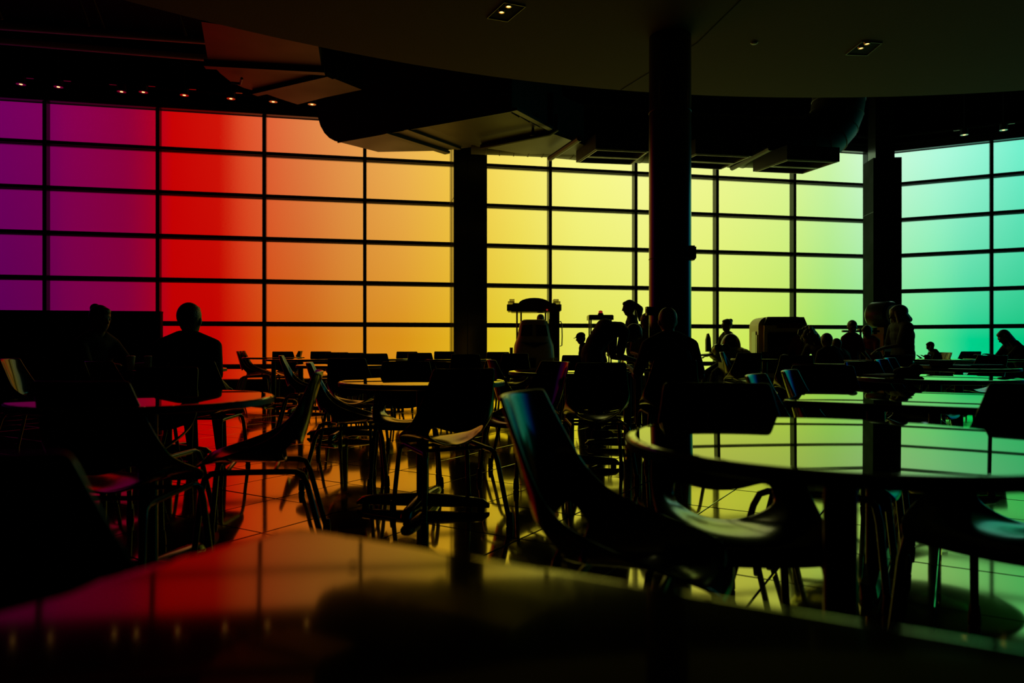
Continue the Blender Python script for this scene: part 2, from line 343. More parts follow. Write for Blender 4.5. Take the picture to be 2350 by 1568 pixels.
for (px, py, ph), nm in zip([(48, 194, 1), (134, 200, 1), (279, 211, -1), (329, 212, 1), (423, 219, 1), (530, 227, 1), (627, 234, 1), (716, 240, 1)], names): pot(px, py, ph, 'small glowing ceiling spotlight ' + nm)
pot(2213, 310, -1, 'small glowing spotlight above the turquoise panes, the left one of two'); pot(2303, 299, 1, 'small glowing spotlight above the turquoise panes, the right one of two')
def twin(quad, lamps, label):
    pts = [gp(x, y, 4.2) for x, y in quad]; cx = sum(p[0] for p in pts) / 4; cy = sum(p[1] for p in pts) / 4
    r = tag(empty('recessed_downlight', (cx, cy, 4.2)), label, 'ceiling light', 'twin recessed lights in the dropped ceiling')
    q = [(p[0] - cx, p[1] - cy) for p in pts]
    g = G(); o = [(a[0] * 1.0, a[1] * 1.0) for a in q]; i = [(a[0] * .96, a[1] * .96) for a in q]
    for k in range(4):
        k2 = (k + 1) % 4; g.prism([o[k], o[k2], i[k2], i[k]], -.012, 0)
    obj('trim_frame', g, 'rim', r, False)
    obj('recess_plate', G().prism(i, -.004, -.002), 'dark', r, False)
    for px, py in lamps:
        x, y, z = gp(px, py, 4.2); f = obj('lamp', G().lathe([(.036, -.005), (.030, -.02), (.024, -.021), (.021, -.008)], 20, (x - cx, y - cy, 0)), 'refl', r)
        obj('bulb', G().ball((x - cx, y - cy, -.012), (.020, .020, .007)), 'lens', f)
twin([(1117, 40), (1165, 48), (1207, 13), (1157, 3)], [(1151, 24), (1167, 11)], 'twin recessed light in the dropped ceiling, near the top middle of the picture')
twin([(1940, 124), (1990, 126), (2025, 97), (1978, 94)], [(1976, 107), (1990, 97)], 'twin recessed light in the dropped ceiling, right of the round column')
x, y, z = gp(1731, 98, 4.2)
t = tag(empty('smoke_detector', (x, y, z)), 'small pale disc on the dropped ceiling right of the round column', 'detector')
obj('cover', G().lathe([(.036, 0), (.036, -.008), (.028, -.014), (.01, -.016)], 24), 'white', t); obj('rim', G().lathe([(.04, 0), (.04, -.003)], 24), 'rim', t)
# ------------------------------------------------------------------ ducts and pipes
def zq(pts, z): return [gp(x, y, z)[:2] for x, y in pts]
dA = tag(empty('large_duct', (0, 0, 0)), 'big black rectangular duct with a rounded left end, hanging before the orange and yellow windows', 'duct')
FR = gp(1290, 310, 4.6); NR = gp(1175, 253, 4.6); NL = gp(775, 325, 4.6); FM = gp(1020, 346, 4.6); FL = gp(868, 349, 4.6)
# section with rounded left end: stack of outlines, the lowest ones pulled in on the left
def ring(z, k):
    dx, dy = (NR[0] - NL[0]), (NR[1] - NL[1]); L = math.hypot(dx, dy); ux, uy = dx / L, dy / L; e = .50 * (1 - k)
    return [(NL[0] - ux * e, NL[1] - uy * e, z), (NR[0], NR[1], z), (FR[0], FR[1], z), (FM[0], FM[1], z), (FL[0] - ux * e * .8, FL[1] - uy * e * .8, z)]
g = G(); rings = [ring(4.6 + h, k) for h, k in ((0, 1), (.02, .86), (.09, .60), (.20, .36), (.34, .17), (.50, .05), (.70, 0), (1.7, 0))]
g.v = [p for r_ in rings for p in r_]; g.f = [[4, 3, 2, 1, 0]] + [[i * 5 + k, i * 5 + (k + 1) % 5, i * 5 + 5 + (k + 1) % 5, i * 5 + 5 + k] for i in range(7) for k in range(5)] + [[35, 36, 37, 38, 39]]
obj('duct_body', g, 'duct', dA, True)
def bar(a, b, w_, h_, z, parent, name='flange', m='strap'):
    dx, dy = b[0] - a[0], b[1] - a[1]; return obj(name, G().box(((a[0] + b[0]) / 2, (a[1] + b[1]) / 2, z), (math.hypot(dx, dy), w_, h_), math.atan2(dy, dx)), m, parent, False)
bar(gp(882, 304, 4.58), gp(1027, 350, 4.58), .13, .05, 4.575, dA)
bar(gp(930, 296, 4.58), gp(1054, 341, 4.58), .09, .04, 4.58, dA)
bar(gp(1180, 250, 4.58), gp(1300, 314, 4.58), .10, .05, 4.575, dA)
bar(NL, NR, .02, .05, 4.60, dA, 'edge_strip')
for k in range(5):
    def bp(base, t_, off=0): return (base[0] + (FR[0] - NR[0]) * t_ + off * .873, base[1] + (FR[1] - NR[1]) * t_ - off * .487)
    ta, tb = k / 5, (k + .96) / 5; la, ra, lb_, rb = bp(NL, ta, 1.95), bp(NR, ta, -.06), bp(NL, tb, 1.95), bp(NR, tb, -.06)
    obj('sheet_band', G().add([(*la, 4.598), (*ra, 4.598), (*rb, 4.598), (*lb_, 4.598), (*la, 4.592), (*ra, 4.592), (*rb, 4.572), (*lb_, 4.572)],
        [[0, 1, 2, 3], [7, 6, 5, 4], [0, 4, 5, 1], [1, 5, 6, 2], [2, 6, 7, 3], [3, 7, 4, 0]]), 'duct', dA, False)
dC = tag(empty('upper_duct', (0, 0, 0)), 'reddish lit rectangular duct of three sections near the upper left, under the ceiling edge', 'duct')
obj('duct_section', G().prism(zq([(462, 50), (478, 143), (738, 157), (728, 90)], 5.0), 5.0, 5.75), 'duct', dC, False)
obj('duct_section', G().prism(zq([(489, 150), (505, 168), (530, 188), (560, 202), (590, 210), (742, 172), (740, 163)], 5.0), 5.0, 5.75), 'duct', dC, False)
obj('duct_section', G().prism(zq([(608, 215), (640, 226), (683, 240), (745, 224), (830, 206), (768, 181)], 5.0), 5.0, 5.75), 'duct', dC, False)
bar(gp(470, 147, 4.98), gp(745, 162, 4.98), .11, .10, 4.98, dC)
bar(gp(585, 213, 4.98), gp(757, 173, 4.98), .11, .08, 4.98, dC)
obj('bracket', G().tube([gp(530, 190, 4.9), gp(552, 192, 4.9), gp(555, 180, 4.9)], .02), 'strap', dC)
# round insulated duct with spiral ribs and diffuser boxes
def roundduct(name, label, axis, r, rib=.16):
    root = tag(empty(name, (0, 0, 0)), label, 'duct'); pts = []
    ax = [Vector(a) for a in axis]
    for i in range(len(ax) - 1):
        n = max(2, int((ax[i + 1] - ax[i]).length / .25))
        pts += [ax[i].lerp(ax[i + 1], k / n) for k in range(n)]
    pts.append(ax[-1])
    for _ in range(3): pts = [pts[0]] + [(pts[i - 1] + pts[i] * 2 + pts[i + 1]) / 4 for i in range(1, len(pts) - 1)] + [pts[-1]]
    obj('duct_tube', G().tube(pts, r, 32), 'duct', root)
    g = G()
    for i in range(1, len(pts) - 1):
        d = (pts[i + 1] - pts[i]).normalized(); a = pts[i]; g.tube([a - d * .012, a - d * .006, a + d * .006, a + d * .012], [r + .001, r + .010, r + .010, r + .001], 32)
    tag(obj('spiral_seams', g, 'duct', root), kind='stuff')
    return root
dB = roundduct('round_duct', 'long round ribbed duct running across in front of the yellow windows', [(-.75, 13.45, 5.02), (.85, 13.55, 4.98), (2.5, 13.95, 4.98), (4.6, 14.35, 4.98), (5.8, 14.5, 5.0), (6.4, 14.6, 5.15), (6.6, 14.6, 5.6), (6.6, 14.6, 6.95)], .50)
obj('transition', G().prism(zq([(1105, 336), (1150, 343), (1225, 356), (1325, 366), (1340, 330), (1270, 305)], 4.52), 4.5, 5.2), 'duct', dB, False)
for a, b in (((1262, 364), (1330, 318)), ((1680, 386), (1768, 340))):
    obj('hanger_pipe', G().tube([gp(*a, 4.35), gp(*b, 4.35)], .05), 'strap', dB)
for (quad, lab) in (([(1322, 373), (1450, 378), (1490, 348), (1367, 342)], 'first air outlet box under the round duct, left of the round column'),
                    ([(1530, 382), (1655, 389), (1726, 359), (1596, 353)], 'second air outlet box under the round duct, just right of the round column'),
                    ([(1728, 394), (1843, 399), (1927, 371), (1806, 366)], 'third air outlet box under the round duct, furthest right')):
    q = zq(quad, 4.3); cx = sum(p[0] for p in q) / 4; cy = sum(p[1] for p in q) / 4
    r_ = tag(empty('air_diffuser', (cx, cy, 4.3)), lab, 'vent', 'air outlet boxes under the round duct'); q = [(a - cx, b - cy) for a, b in q]
    i = [(a * .93, b * .93) for a, b in q]
    g = G()
    for k in range(4): g.prism([q[k], q[(k + 1) % 4], i[(k + 1) % 4], i[k]], 0, .26)
    g.prism(i, .22, .26); obj('housing', g, 'strap', r_, False)
    g = G()
    for k in range(4): g.prism([i[k], i[(k + 1) % 4], (i[(k + 1) % 4][0] * .975, i[(k + 1) % 4][1] * .975), (i[k][0] * .975, i[k][1] * .975)], -.012, .02)
    obj('pale_rim', g, 'rim', r_, False)
    for t_ in (.44, .5): 
        a = [i[0][n_] + (i[3][n_] - i[0][n_]) * t_ for n_ in (0, 1)]; b = [i[1][n_] + (i[2][n_] - i[1][n_]) * t_ for n_ in (0, 1)]
        bar(a, b, .018, .02, .0, r_, 'louvre', 'rim')
sp = tag(empty('sprinkler_pipe', (0, 0, 0)), 'thin black sprinkler pipe along the far edge of the big duct, hooked at right', 'pipe')
a, b = gp(1105, 337, 4.45), gp(1262, 306, 4.45)
obj('pipe', G().tube([a, b, (b[0] + .1, b[1] - .02, 4.5), (b[0] + .12, b[1] - .02, 4.75)], .045), 'strap', sp)
c_ = gp(1223, 312, 4.45); obj('sprinkler_head', G().lathe([(.05, 0), (.03, .06), (.02, .12), (.035, .13), (.035, .15)], 12, c_), 'strap', sp)
ds = roundduct('side_duct', 'faint green lit round duct near the right edge under the curved ceiling', [(6.9, 12.5, 5.8), (7.5, 12.0, 5.65), (8.4, 11.2, 5.55), (9.6, 9.9, 5.55), (12, 8, 5.6)], .42)
pb = tag(empty('ceiling_pipes', (0, 0, 0)), 'pair of long pipes with hangers under the ceiling at the upper left, edges glowing red', 'pipe')
for a, b in (((-60, 56), (520, 97)), ((-60, 89), (500, 135))):
    A_, B_ = gp(*a, 5.9), gp(*b, 5.9); obj('pipe', G().tube([A_, B_], .055, 12), 'pipe', pb)
for px, py in ((205, 60), (240, 68), (5, 45), (430, 90)):
    A_ = gp(px, py, 5.95); obj('hanger', G().tube([A_, (A_[0] - .15, A_[1] - .25, 6.6), (A_[0] - .15, A_[1] - .25, 7.0)], .02), 'pipe', pb)
pt = tag(empty('partition', (0, 0, 0)), 'long black waist-high partition before the purple windows at the left edge', 'partition')
a, b = (gx(-420, 12.3), 12.0), (gx(371, 13.0), 13.0)
bar(a, b, .16, 1.53, .765, pt, 'panel', 'partition'); bar(a, b, .2, .03, 1.545, pt, 'cap_rail', 'partition')
# ------------------------------------------------------------------ furniture prototypes
def shell_mesh():
    prof = [(.245, .398), (.225, .425), (.17, .438), (.07, .436), (-.03, .428), (-.11, .420), (-.165, .424), (-.205, .452), (-.232, .50), (-.252, .56), (-.272, .64), (-.292, .72), (-.312, .785), (-.325, .835), (-.329, .85)]
    hwid = [.185, .205, .222, .230, .232, .232, .230, .228, .224, .216, .205, .194, .184, .177, .170]
    edge = [(.235, .405), (.215, .440), (.155, .462), (.06, .492), (-.02, .520), (-.08, .545), (-.115, .565), (-.145, .590), (-.17, .615), (-.19, .645), (-.215, .69), (-.24, .74), (-.266, .79), (-.286, .835), (-.293, .85)]
    us = [-1, -.9, -.66, -.33, 0, .33, .66, .9, 1]
    g = G()
    for (y, z), h, (ey, ez) in zip(prof, hwid, edge):
        for u in us:
            k = abs(u) ** 2.3; g.v.append((u * h, y + (ey - y) * k, z + (ez - z) * k))
    n = len(us)
    for j in range(len(prof) - 1):
        for i in range(n - 1):
            if 6 <= j <= 7 and 2 <= i <= 5: continue
            g.f.append([j * n + i, j * n + i + 1, (j + 1) * n + i + 1, (j + 1) * n + i])
    return baked(g, [('SOLIDIFY', dict(thickness=.011, offset=0)), ('SUBSURF', dict(levels=2, render_levels=2))], 'shell', 'shell')
def chair_proto():
    r = empty('cafeteria_chair')
    obj('shell', shell_mesh(), None, r)
    for s in (-1, 1):
        def T_(pts): return G().tube([(s * x, y, z) for x, y, z in pts], .0135, 10)
        obj('leg', T_([(.236, .215, .02), (.212, .185, .33), (.205, .172, .385), (.196, .15, .402), (.19, .12, .406)]), 'tube', r)
        obj('side_rail', T_([(.19, .12, .406), (.19, 0, .404), (.19, -.17, .400)]), 'tube', r)
        obj('leg', T_([(.19, -.17, .400), (.192, -.21, .398), (.198, -.24, .385), (.206, -.262, .34), (.240, -.345, .02)]), 'tube', r)
    for c_ in [o for o in kids(r) if o.name.startswith('leg')]:
        vs_ = [v.co for v in c_.data.vertices if v.co.z < .05]; cx = sum(v.x for v in vs_) / len(vs_); cy = sum(v.y for v in vs_) / len(vs_)
        obj('glide', G().lathe([(.016, 0), (.0205, .006), (.0195, .04), (.0165, .072), (.0138, .077)], 12, (cx, cy, 0)), 'glide', c_)
    for y in (.09, -.12): obj('crossbar', G().tube([(-.19, y, .401), (.19, y, .401)], .010, 8), 'tube', r)
    return r
def copy_tree(o, parent=None):
    c = o.copy(); C.objects.link(c)
    if parent is not None: c.parent = parent
    for ch in KIDS.get(o.name, []): copy_tree(ch, c)
    return c
def remember(o):
    KIDS[o.name] = kids(o)
    for c in KIDS[o.name]: remember(c)
PCH = chair_proto(); remember(PCH); first = [True]
def chair(px, Yb, head, label):
    """px, Yb: picture column and depth of the middle of the backrest's top edge; head: degrees the chair faces, from +x"""
    h = R(head); x = gx(px, Yb) + .33 * math.cos(h); y = Yb + .33 * math.sin(h)
    o = PCH if first[0] else copy_tree(PCH); first[0] = False
    o.location = (x, y, 0); o.rotation_euler = (0, 0, h - math.pi / 2)
    return tag(o, label, 'chair', 'black shell chairs of the food hall')
def round_table_proto():
    r = empty('round_table'); Rr = .487
    obj('tabletop', G().lathe([(.02, .737), (Rr - .012, .737), (Rr, .743), (Rr, .755), (Rr - .003, .7595), (Rr - .008, .7603)] + [(Rr * q / 10, .7603 + (1 - (q / 10) ** 2) * Rr * Rr / 80) for q in (9.82, 9.6, 9, 8, 7, 6, 5, 4, 3, 2, 1, .1)], 96), 'top', r)
    obj('edge_band', G().lathe([(Rr - .01, .731), (Rr + .003, .734), (Rr + .003, .754), (Rr - .001, .756), (Rr - .02, .750)], 96), 'edge', r)
    obj('mounting_plate', G().lathe([(.16, .715), (.20, .733), (.05, .735)], 24), 'post', r)
    obj('post', G().lathe([(.037, .05), (.037, .725)], 24), 'post', r)
    for k in range(4):
        a = R(-7 + 90 * k); g = G()
        sec = [(.03, .036, .092), (.12, .037, .088), (.30, .036, .074), (.365, .034, .066), (.40, .024, .036)]
        n = 10
        for d, hw_, zt in sec:
            for q in range(n):
                b_ = 2 * math.pi * q / n; yy = hw_ * math.cos(b_) * (1 if abs(math.cos(b_)) < .9 else 1); zz = (zt + .014) / 2 + (zt - .014) / 2 * max(-.999, min(.999, math.sin(b_) * 1.25))
                g.v.append((d * math.cos(a) - yy * math.sin(a), d * math.sin(a) + yy * math.cos(a), zz))
        g.f = [[i * n + q, i * n + (q + 1) % n, (i + 1) * n + (q + 1) % n, (i + 1) * n + q] for i in range(len(sec) - 1) for q in range(n)] + [list(range(n))[::-1], list(range((len(sec) - 1) * n, len(sec) * n))]
        f_ = obj('foot', g, 'base', r)
        obj('glide', G().lathe([(.022, 0), (.024, .008), (.016, .018)], 12, (.35 * math.cos(a), .35 * math.sin(a), 0)), 'glide', f_)
    return r
PRT = round_table_proto(); remember(PRT); firstt = [True]
def round_table(px, Y, label):
    o = PRT if firstt[0] else copy_tree(PRT); firstt[0] = False
    Y *= .936; o.location = (gx(px, Y), Y, 0); return tag(o, label, 'table', 'round pedestal tables')
def rect_table(A, ang, L, D, label, rad=.05, tilt=0, dome=60, topmat='top'):
    r = tag(empty('rectangular_table', (A[0], A[1], 0), ang), label, 'table')
    def rr(m):
        pts = []
        for (cx, cy, a0) in ((L - rad, D - rad, 0), (rad, D - rad, 90), (rad, rad, 180), (L - rad, rad, 270)):
            for k in range(7): a = R(a0 + 15 * k); pts.append((cx + (rad + m) * math.cos(a), cy + (rad + m) * math.sin(a)))
        return pts
    g = G(); n = 28; rings = [(rr(0), .737), (rr(0), .757), (rr(-.003), .76)]
    for p_, z in rings: g.v += [(x, y, z) for x, y in p_]
    for q in (.998, .98, .9, .78, .64, .5, .36, .22, .08): g.v += [(L / 2 + (x - L / 2) * q, D / 2 + (y - D / 2) * q, .7603 + (1 - ((y - D / 2) * q / (D / 2)) ** 2) * D * D / 4 / dome) for x, y in rr(-.003)]
    g.f = [list(range(n))[::-1], list(range(11 * n, 12 * n))] + [[i * n + k, i * n + (k + 1) % n, (i + 1) * n + (k + 1) % n, (i + 1) * n + k] for i in range(11) for k in range(n)]
    g.v = [(x, y, z + (D - y) * tilt) for x, y, z in g.v]
    obj('tabletop', g, topmat, r); obj('edge_band', G().prism(rr(.002), .733, .754), 'edge', r)
    for k, x in enumerate((L * .25, L * .75)):
        obj('post', G().lathe([(.037, .05), (.037, .735)], 24, (x, D / 2, 0)), 'post', r)
        for s in (-1, 1):
            obj('foot', G().add([(x + a, D / 2 + s * b, z) for b, hw_, zt in ((0, .036, .09), (D * .36, .034, .06), (D * .42, .02, .02)) for a, z in ((-hw_, .012), (hw_, .012), (hw_ * .8, zt), (-hw_ * .8, zt))],
                [[0, 1, 5, 4], [1, 2, 6, 5], [2, 3, 7, 6], [3, 0, 4, 7], [4, 5, 9, 8], [5, 6, 10, 9], [6, 7, 11, 10], [7, 4, 8, 11], [8, 9, 10, 11], [3, 2, 1, 0]]), 'base', r, False)
            obj('glide', G().lathe([(.022, 0), (.024, .008), (.016, .018)], 12, (x, D / 2 + s * D * .39, 0)), 'glide', r)
    return r
# ------------------------------------------------------------------ tables
TB = R(-28.5); A_ = gp(668, 1208, .76)
t0 = rect_table((A_[0] + .70 * math.sin(TB), A_[1] - .70 * math.cos(TB)), TB, 1.7, .70, 'blurred rectangular table filling the bottom of the picture, corner pointing away', .025, .014, 200, 'worn_top')
A_ = gp(1793, 919, .76)
rect_table((A_[0], A_[1]), TA, 1.17, .84, 'rectangular table just behind the nearest round table, reflecting green and turquoise panes')
for px, Y, lb in [(1928, 1.79, 'big near round table at the right with clear green and turquoise window reflections'),
    (970, 4.60, 'round table in the middle with a yellow sheen, on a shiny four-armed foot'),
    (340, 3.16, 'round table with a glowing red and orange top at the left'),
    (790, 8.1, 'round table behind the green-edged chairs, thin orange sliver of its top showing'),
    (1307, 6.2, 'dark round table in front of the canopy ride, between the red-edged and the back-turned chair'),
    (1440, 7.30, 'dark round table in front of the bent over person'),
    (1465, 8.6, 'round table carrying the water bottle'),
    (385, 6.85, 'round table with two paper cups at the left before the black partition'),
    (628, 12.7, 'farthest left round table, by the orange panes with a chair seen side-on at its left'),
    (690, 11.2, 'round table just in front of the farthest left one, edge on'),
    (862, 11.5, 'round table in the far row left of the wide yellow column'),
    (1050, 11.2, 'round table in the far row at the foot of the wide yellow column'),
    (1755, 11.5, 'far round table between the plane ride and the camper ride'),
    (1905, 8.9, 'round table in front of the camper ride and the bowed person'),
    (2000, 10.1, 'round table with a sheet of paper, in front of the person in red'),
    (2145, 5.1, 'round table with a turquoise top carrying a booklet at its left'),
    (2200, 7.2, 'round table with a turquoise top carrying trays and a bag'),
    (2150, 11.0, 'far round table at the right carrying the squat cup with a straw'),
    (2300, 11.2, 'far round table at the right edge under a leaning person')]: round_table(px, Y, lb)
# ------------------------------------------------------------------ chairs
for c_ in [
    (1172, 1.95, -20, 'near chair with a bright turquoise streak on its backrest, left of the near round table'),
    (1640, 2.44, -96, 'chair on the far side of the near round table, green seat showing below it'),
    (2420, 2.30, 214, 'chair cut off by the right picture edge at the big near round table'),
    (170, 2.50, 88, 'chair on the near side of the red round table, hiding its middle'),
    (392, 4.05, -92, 'chair on the far side of the red round table, facing the camera'),
    (742, 3.50, 194, 'chair seen from the side in front left, facing left towards the red table'),
    (1072, 3.78, 116, 'chair with its back to the camera at the near right of the middle round table'),
    (932, 5.40, -82, 'chair on the far side of the middle round table, mirrored in its yellow top'),
    (702, 5.05, 13, 'chair left of the middle round table with a thin teal streak'),
    (640, 8.00, 13, 'chair with a wide olive green streak on its back, left of the middle'),
    (1283, 5.35, 214, 'chair with a thin red edge, right of the middle round table'),
    (1382, 5.00, 92, 'chair with its back to the camera in front of the bent over person'),
    (1118, 5.95, 12, 'chair facing right behind the middle round table, back edge sloping down right'),
    (1552, 5.80, 90, 'chair of the person sitting before the round column'),
    (435, 5.38, 90, 'chair under the seated person dark against the red pane'),
    (215, 5.30, 62, 'dark chair left of the person against the red pane, thin green line on its edge'),
    (12, 6.30, 10, 'chair with a broad olive streak at the left picture edge'),
    (-200, .86, 84, 'very near black chair back at the lower left, its slanting edge faintly green'),
    (792, 6.40, 84, 'chair with its back to the camera left of the middle, beyond the teal streaked one'),
    (542, 12.6, 17, 'far chair seen exactly side-on against the red-orange pane, the front one of three'),
    (549, 12.95, 17, 'far side-on chair by the red-orange pane, the middle one of three'),
    (556, 13.3, 17, 'far side-on chair by the red-orange pane, the back one of three'),
    (647, 12.1, 90, 'far chair against the orange pane just right of the upright'),
    (694, 13.2, 185, 'far chair edge poking up between two backrests before the orange pane'),
    (735, 12.2, 90, 'second far backrest right of the upright before the orange pane'),
    (772, 11.0, 88, 'low dark backrest left of the upright between orange and amber panes'),
    (806, 10.4, 92, 'far backrest just left of the upright between orange and amber panes'),
    (858, 9.6, 95, 'far backrest just right of the upright between orange and amber panes'),
    (933, 12.0, 88, 'far backrest before the amber pane, rear one of an overlapping two'),
    (962, 10.4, 84, 'far backrest before the amber pane, front one of an overlapping two'),
    (1018, 12.2, 80, 'far chair touching the left edge of the wide yellow column'),
    (1068, 9.0, 90, 'dark chair in front of the foot of the wide yellow column'),
    (1143, 11.4, 90, 'far backrest just right of the wide yellow column, rear one'),
    (1183, 9.7, 95, 'far backrest in front of the canopy ride'),
    (1325, 8.2, 82, 'chair with a green left edge between canopy ride and bent over person'),
    (1652, 11.4, -24, 'far chair with a teal inner back below the plane ride, seen from its front'),
    (1722, 10.3, 92, 'dark far backrest between plane ride and camper ride'),
    (1771, 11.6, -95, 'olive tinted far chair facing the camera before the camper ride'),
    (1829, 8.2, 74, 'large dark backrest with a sloping right side below the camper ride and bowed person'),
    (1717, 3.08, -31, 'nearer chair with a blue streaked corner at the left end of the rectangular table'),
    (1797, 3.58, -31, 'chair with two blue streaks at the left end of the rectangular table, farther one'),
    (1885, 4.40, -104, 'chair behind the rectangular table, facing the camera, right side sloping'),
    (1968, 5.30, -66, 'chair with a thin blue left edge left of the booklet table'),
    (2012, 6.00, -42, 'chair with blue streaks beside the booklet table, left of a pair'),
    (2032, 6.70, -42, 'chair with blue streaks beside the booklet table, right of a pair'),
    (2066, 8.40, 90, 'chair in front of the person standing in a wide dark top'),
    (1995, 11.9, -90, 'olive tinted chair facing the camera right of the person in red'),
    (2050, 12.4, -90, 'green tinted far chair facing the camera by the corner column'),
    (2232, 12.3, 90, 'far backrest left of the upright between turquoise panes'),
    (2284, 8.00, 92, 'dark backrest before the person leaning at the right edge'),
    (2176, 10.93, 178, 'far chair carrying a booster block at the right, facing left to the squat cup'),
    (2322, 12.6, -90, 'green far chair beside the person leaning at the right edge')]: chair(*c_)
# ------------------------------------------------------------------ people
def ik(a, b, l1, l2, hint):
    a, b = Vector(a), Vector(b); d = b - a; L = min(d.length, (l1 + l2) * .995); d.normalize(); b = a + d * L
    x = (l1 * l1 - l2 * l2 + L * L) / (2 * L); h = math.sqrt(max(l1 * l1 - x * x, 0)); hv = Vector(hint); hv = (hv - d * hv.dot(d)).normalized()
    return a + d * x + hv * h, b
def remesh(g, m, name, vox):
    return baked(g, [('REMESH', dict(mode='VOXEL', voxel_size=vox)), ('SMOOTH', dict(factor=.5, iterations=3))], m, name)
def person(px, Y, head, label, H=1.70, pose='stand', lean=(0, 4, 6), hp=0, hy=0, hs=1.0, loose=.012, hair='short', top='black_cloth', legs='denim', larm=None, rarm=None, wide=1.0, base=0.0, feet=None, cat='person'):
    """local frame: faces +y. lean: pitch of pelvis, belly, chest in degrees; hp/hy head pitch and yaw; arms: hand targets"""
    k = H / 1.70
    r = tag(empty('person', (gx(px, Y), Y, 0), R(head) - math.pi / 2), label, cat, 'people in the food hall')
    V = Vector; D = lambda a: V((0, math.sin(R(a)), math.cos(R(a))))
    hz = .94 * k if pose == 'stand' else base or (.545 if k > .8 else .53)
    p0 = V((0, 0 if pose == 'stand' else -.06, hz)); p1 = p0 + D(lean[0]) * .13 * k; p2 = p1 + D(lean[1]) * .19 * k; p3 = p2 + D(lean[2]) * .17 * k
    nk = p3 + D(lean[2] + 4) * .07 * k; hd = nk + D((lean[2] + hp) * .6 + hp * .4) * .12 * k
    W = (.175 if hair in ('short', 'cap', 'bald') and k > .85 else .158) * k * wide
    b = G(); s_ = G(); t_ = G(); kk = k * hs * (1 if k > .8 else 1.12)
    hr = Matrix.Rotation(R(hy), 3, 'Z') @ Matrix.Rotation(R(-hp), 3, 'X')
    def hpnt(v): return hd + hr @ (V(v) * kk)
    # torso / neck / head
    for g, e in ((b, 0), (s_, loose)):
        g.ball(p0 + V((0, 0, .02)), (.155 * k * wide + e, .105 * k + e, .12 * k + e)); g.ball(p1, (.140 * k * wide + e, .098 * k + e, .12 * k + e))
        g.ball((p1 + p2) / 2, (.142 * k * wide + e, .100 * k + e, .13 * k + e)); g.ball(p2, (.155 * k * wide + e, .108 * k + e, .14 * k + e)); g.ball(p3 - D(lean[2]) * .05 * k, (W * .93 + e, .088 * k + e, .085 * k + e))
        for s in (-1, 1): g.cap(p3 + V((s * .05 * k, 0, .015 * k)), p3 + V((s * W, 0, -.045 * k)), .060 * k + e, .050 * k + e)
    b.cap(p3, hd - V((0, 0, .04)), .056 * k, .05 * k)
    b.ball(hd, (.074 * kk, .092 * kk, .105 * kk), 20, 14, hr); b.ball(hpnt((0, .02, -.05)), (.056 * kk, .068 * kk, .065 * kk), 16, 10, hr); b.ball(hpnt((0, .062, -.092)), (.024 * kk, .02 * kk, .018 * kk))
    b.cap(hpnt((0, .088, .012)), hpnt((0, .106, -.024)), .009 * kk, .014 * kk, 8); b.cap(hpnt((-.03, .084, .026)), hpnt((.03, .084, .026)), .010 * kk, .010 * kk, 8)
    b.cap(hpnt((-.018, .082, -.055)), hpnt((.018, .082, -.055)), .009 * kk, .009 * kk, 8)
    for s in (-1, 1): b.ball(hpnt((s * .076, -.004, -.008)), (.012 * kk, .02 * kk, .032 * kk), 10, 7, hr)
    # legs
    for s in (-1, 1):
        hip = p0 + V((s * .088 * k, 0, -.02 * k))
        f = V((s * .10, .03, .075 * k)) if pose == 'stand' else V((s * .12, .38 * k + .06, .075))
        if feet: f = V((s * .09 + feet[0], feet[1] + s * feet[2], .075))
        kn, an = ik(hip, f, .43 * k, .42 * k, (s * .1, 1, .25))
        for g, e in ((b, 0), (t_, .011)):
            g.cap(hip, kn, .083 * k * wide + e, .056 * k + e); g.cap(kn, an if g is b else kn.lerp(an, .93), .054 * k + e, .038 * k + e)
        b.cap(an + V((0, -.02, -.03 * k)), an + V((s * .01, .13 * k, -.045 * k)), .033 * k, .026 * k)
        sh = G(); sh.cap(an + V((0, -.035 * k, -.035 * k)), an + V((s * .012, .15 * k, -.045 * k)), .040 * k, .034 * k); sh.box(an + V((s * .005, .06 * k, -.062 * k)), (.075 * k, .27 * k, .024 * k))
        obj('shoe', remesh(sh, 'black_cloth', 'shoe', .012), None, r)
    t_.ball(p0, (.160 * k * wide, .115 * k, .115 * k))
    # arms and hands
    for s, tgt in ((-1, larm), (1, rarm)):
        sh = p3 + V((s * W, 0, -.045 * k))
        tg = V(tgt) if tgt else (sh + V((s * .05, .05, -.50 * k)) if pose == 'stand' else sh + V((s * .02, .30 * k, -.33 * k)))
        el, wr = ik(sh, tg, .285 * k, .245 * k, (s * .22, -.5, -1))
        b.cap(sh, el, .048 * k, .036 * k); b.cap(el, wr, .037 * k, .025 * k); s_.cap(sh, sh.lerp(el, .85), .050 * k + loose, .038 * k + loose)
        d = (wr - el).normalized(); sd = V((1, 0, 0)); sd = (sd - d * sd.dot(d)); sd = sd.normalized() if sd.length > .1 else V((0, 1, 0)); n_ = d.cross(sd)
        if n_.z > 0: n_ = -n_
        pc = wr + d * .05 * k; rot = Matrix((sd, d, sd.cross(d))).transposed()
        b.ball(pc, (.040 * k, .052 * k, .016 * k), 12, 8, rot)
        for q, ln in zip((-.030, -.010, .010, .030), (.062, .075, .070, .055)):
            f0 = pc + sd * q * k + d * .035 * k; f1 = f0 + (d + n_ * .12).normalized() * ln * .5 * k; f2 = f1 + (d + n_ * .7).normalized() * ln * .5 * k
            b.cap(f0, f1, .0088 * k, .0082 * k, 8); b.cap(f1, f2, .0082 * k, .0068 * k, 8)
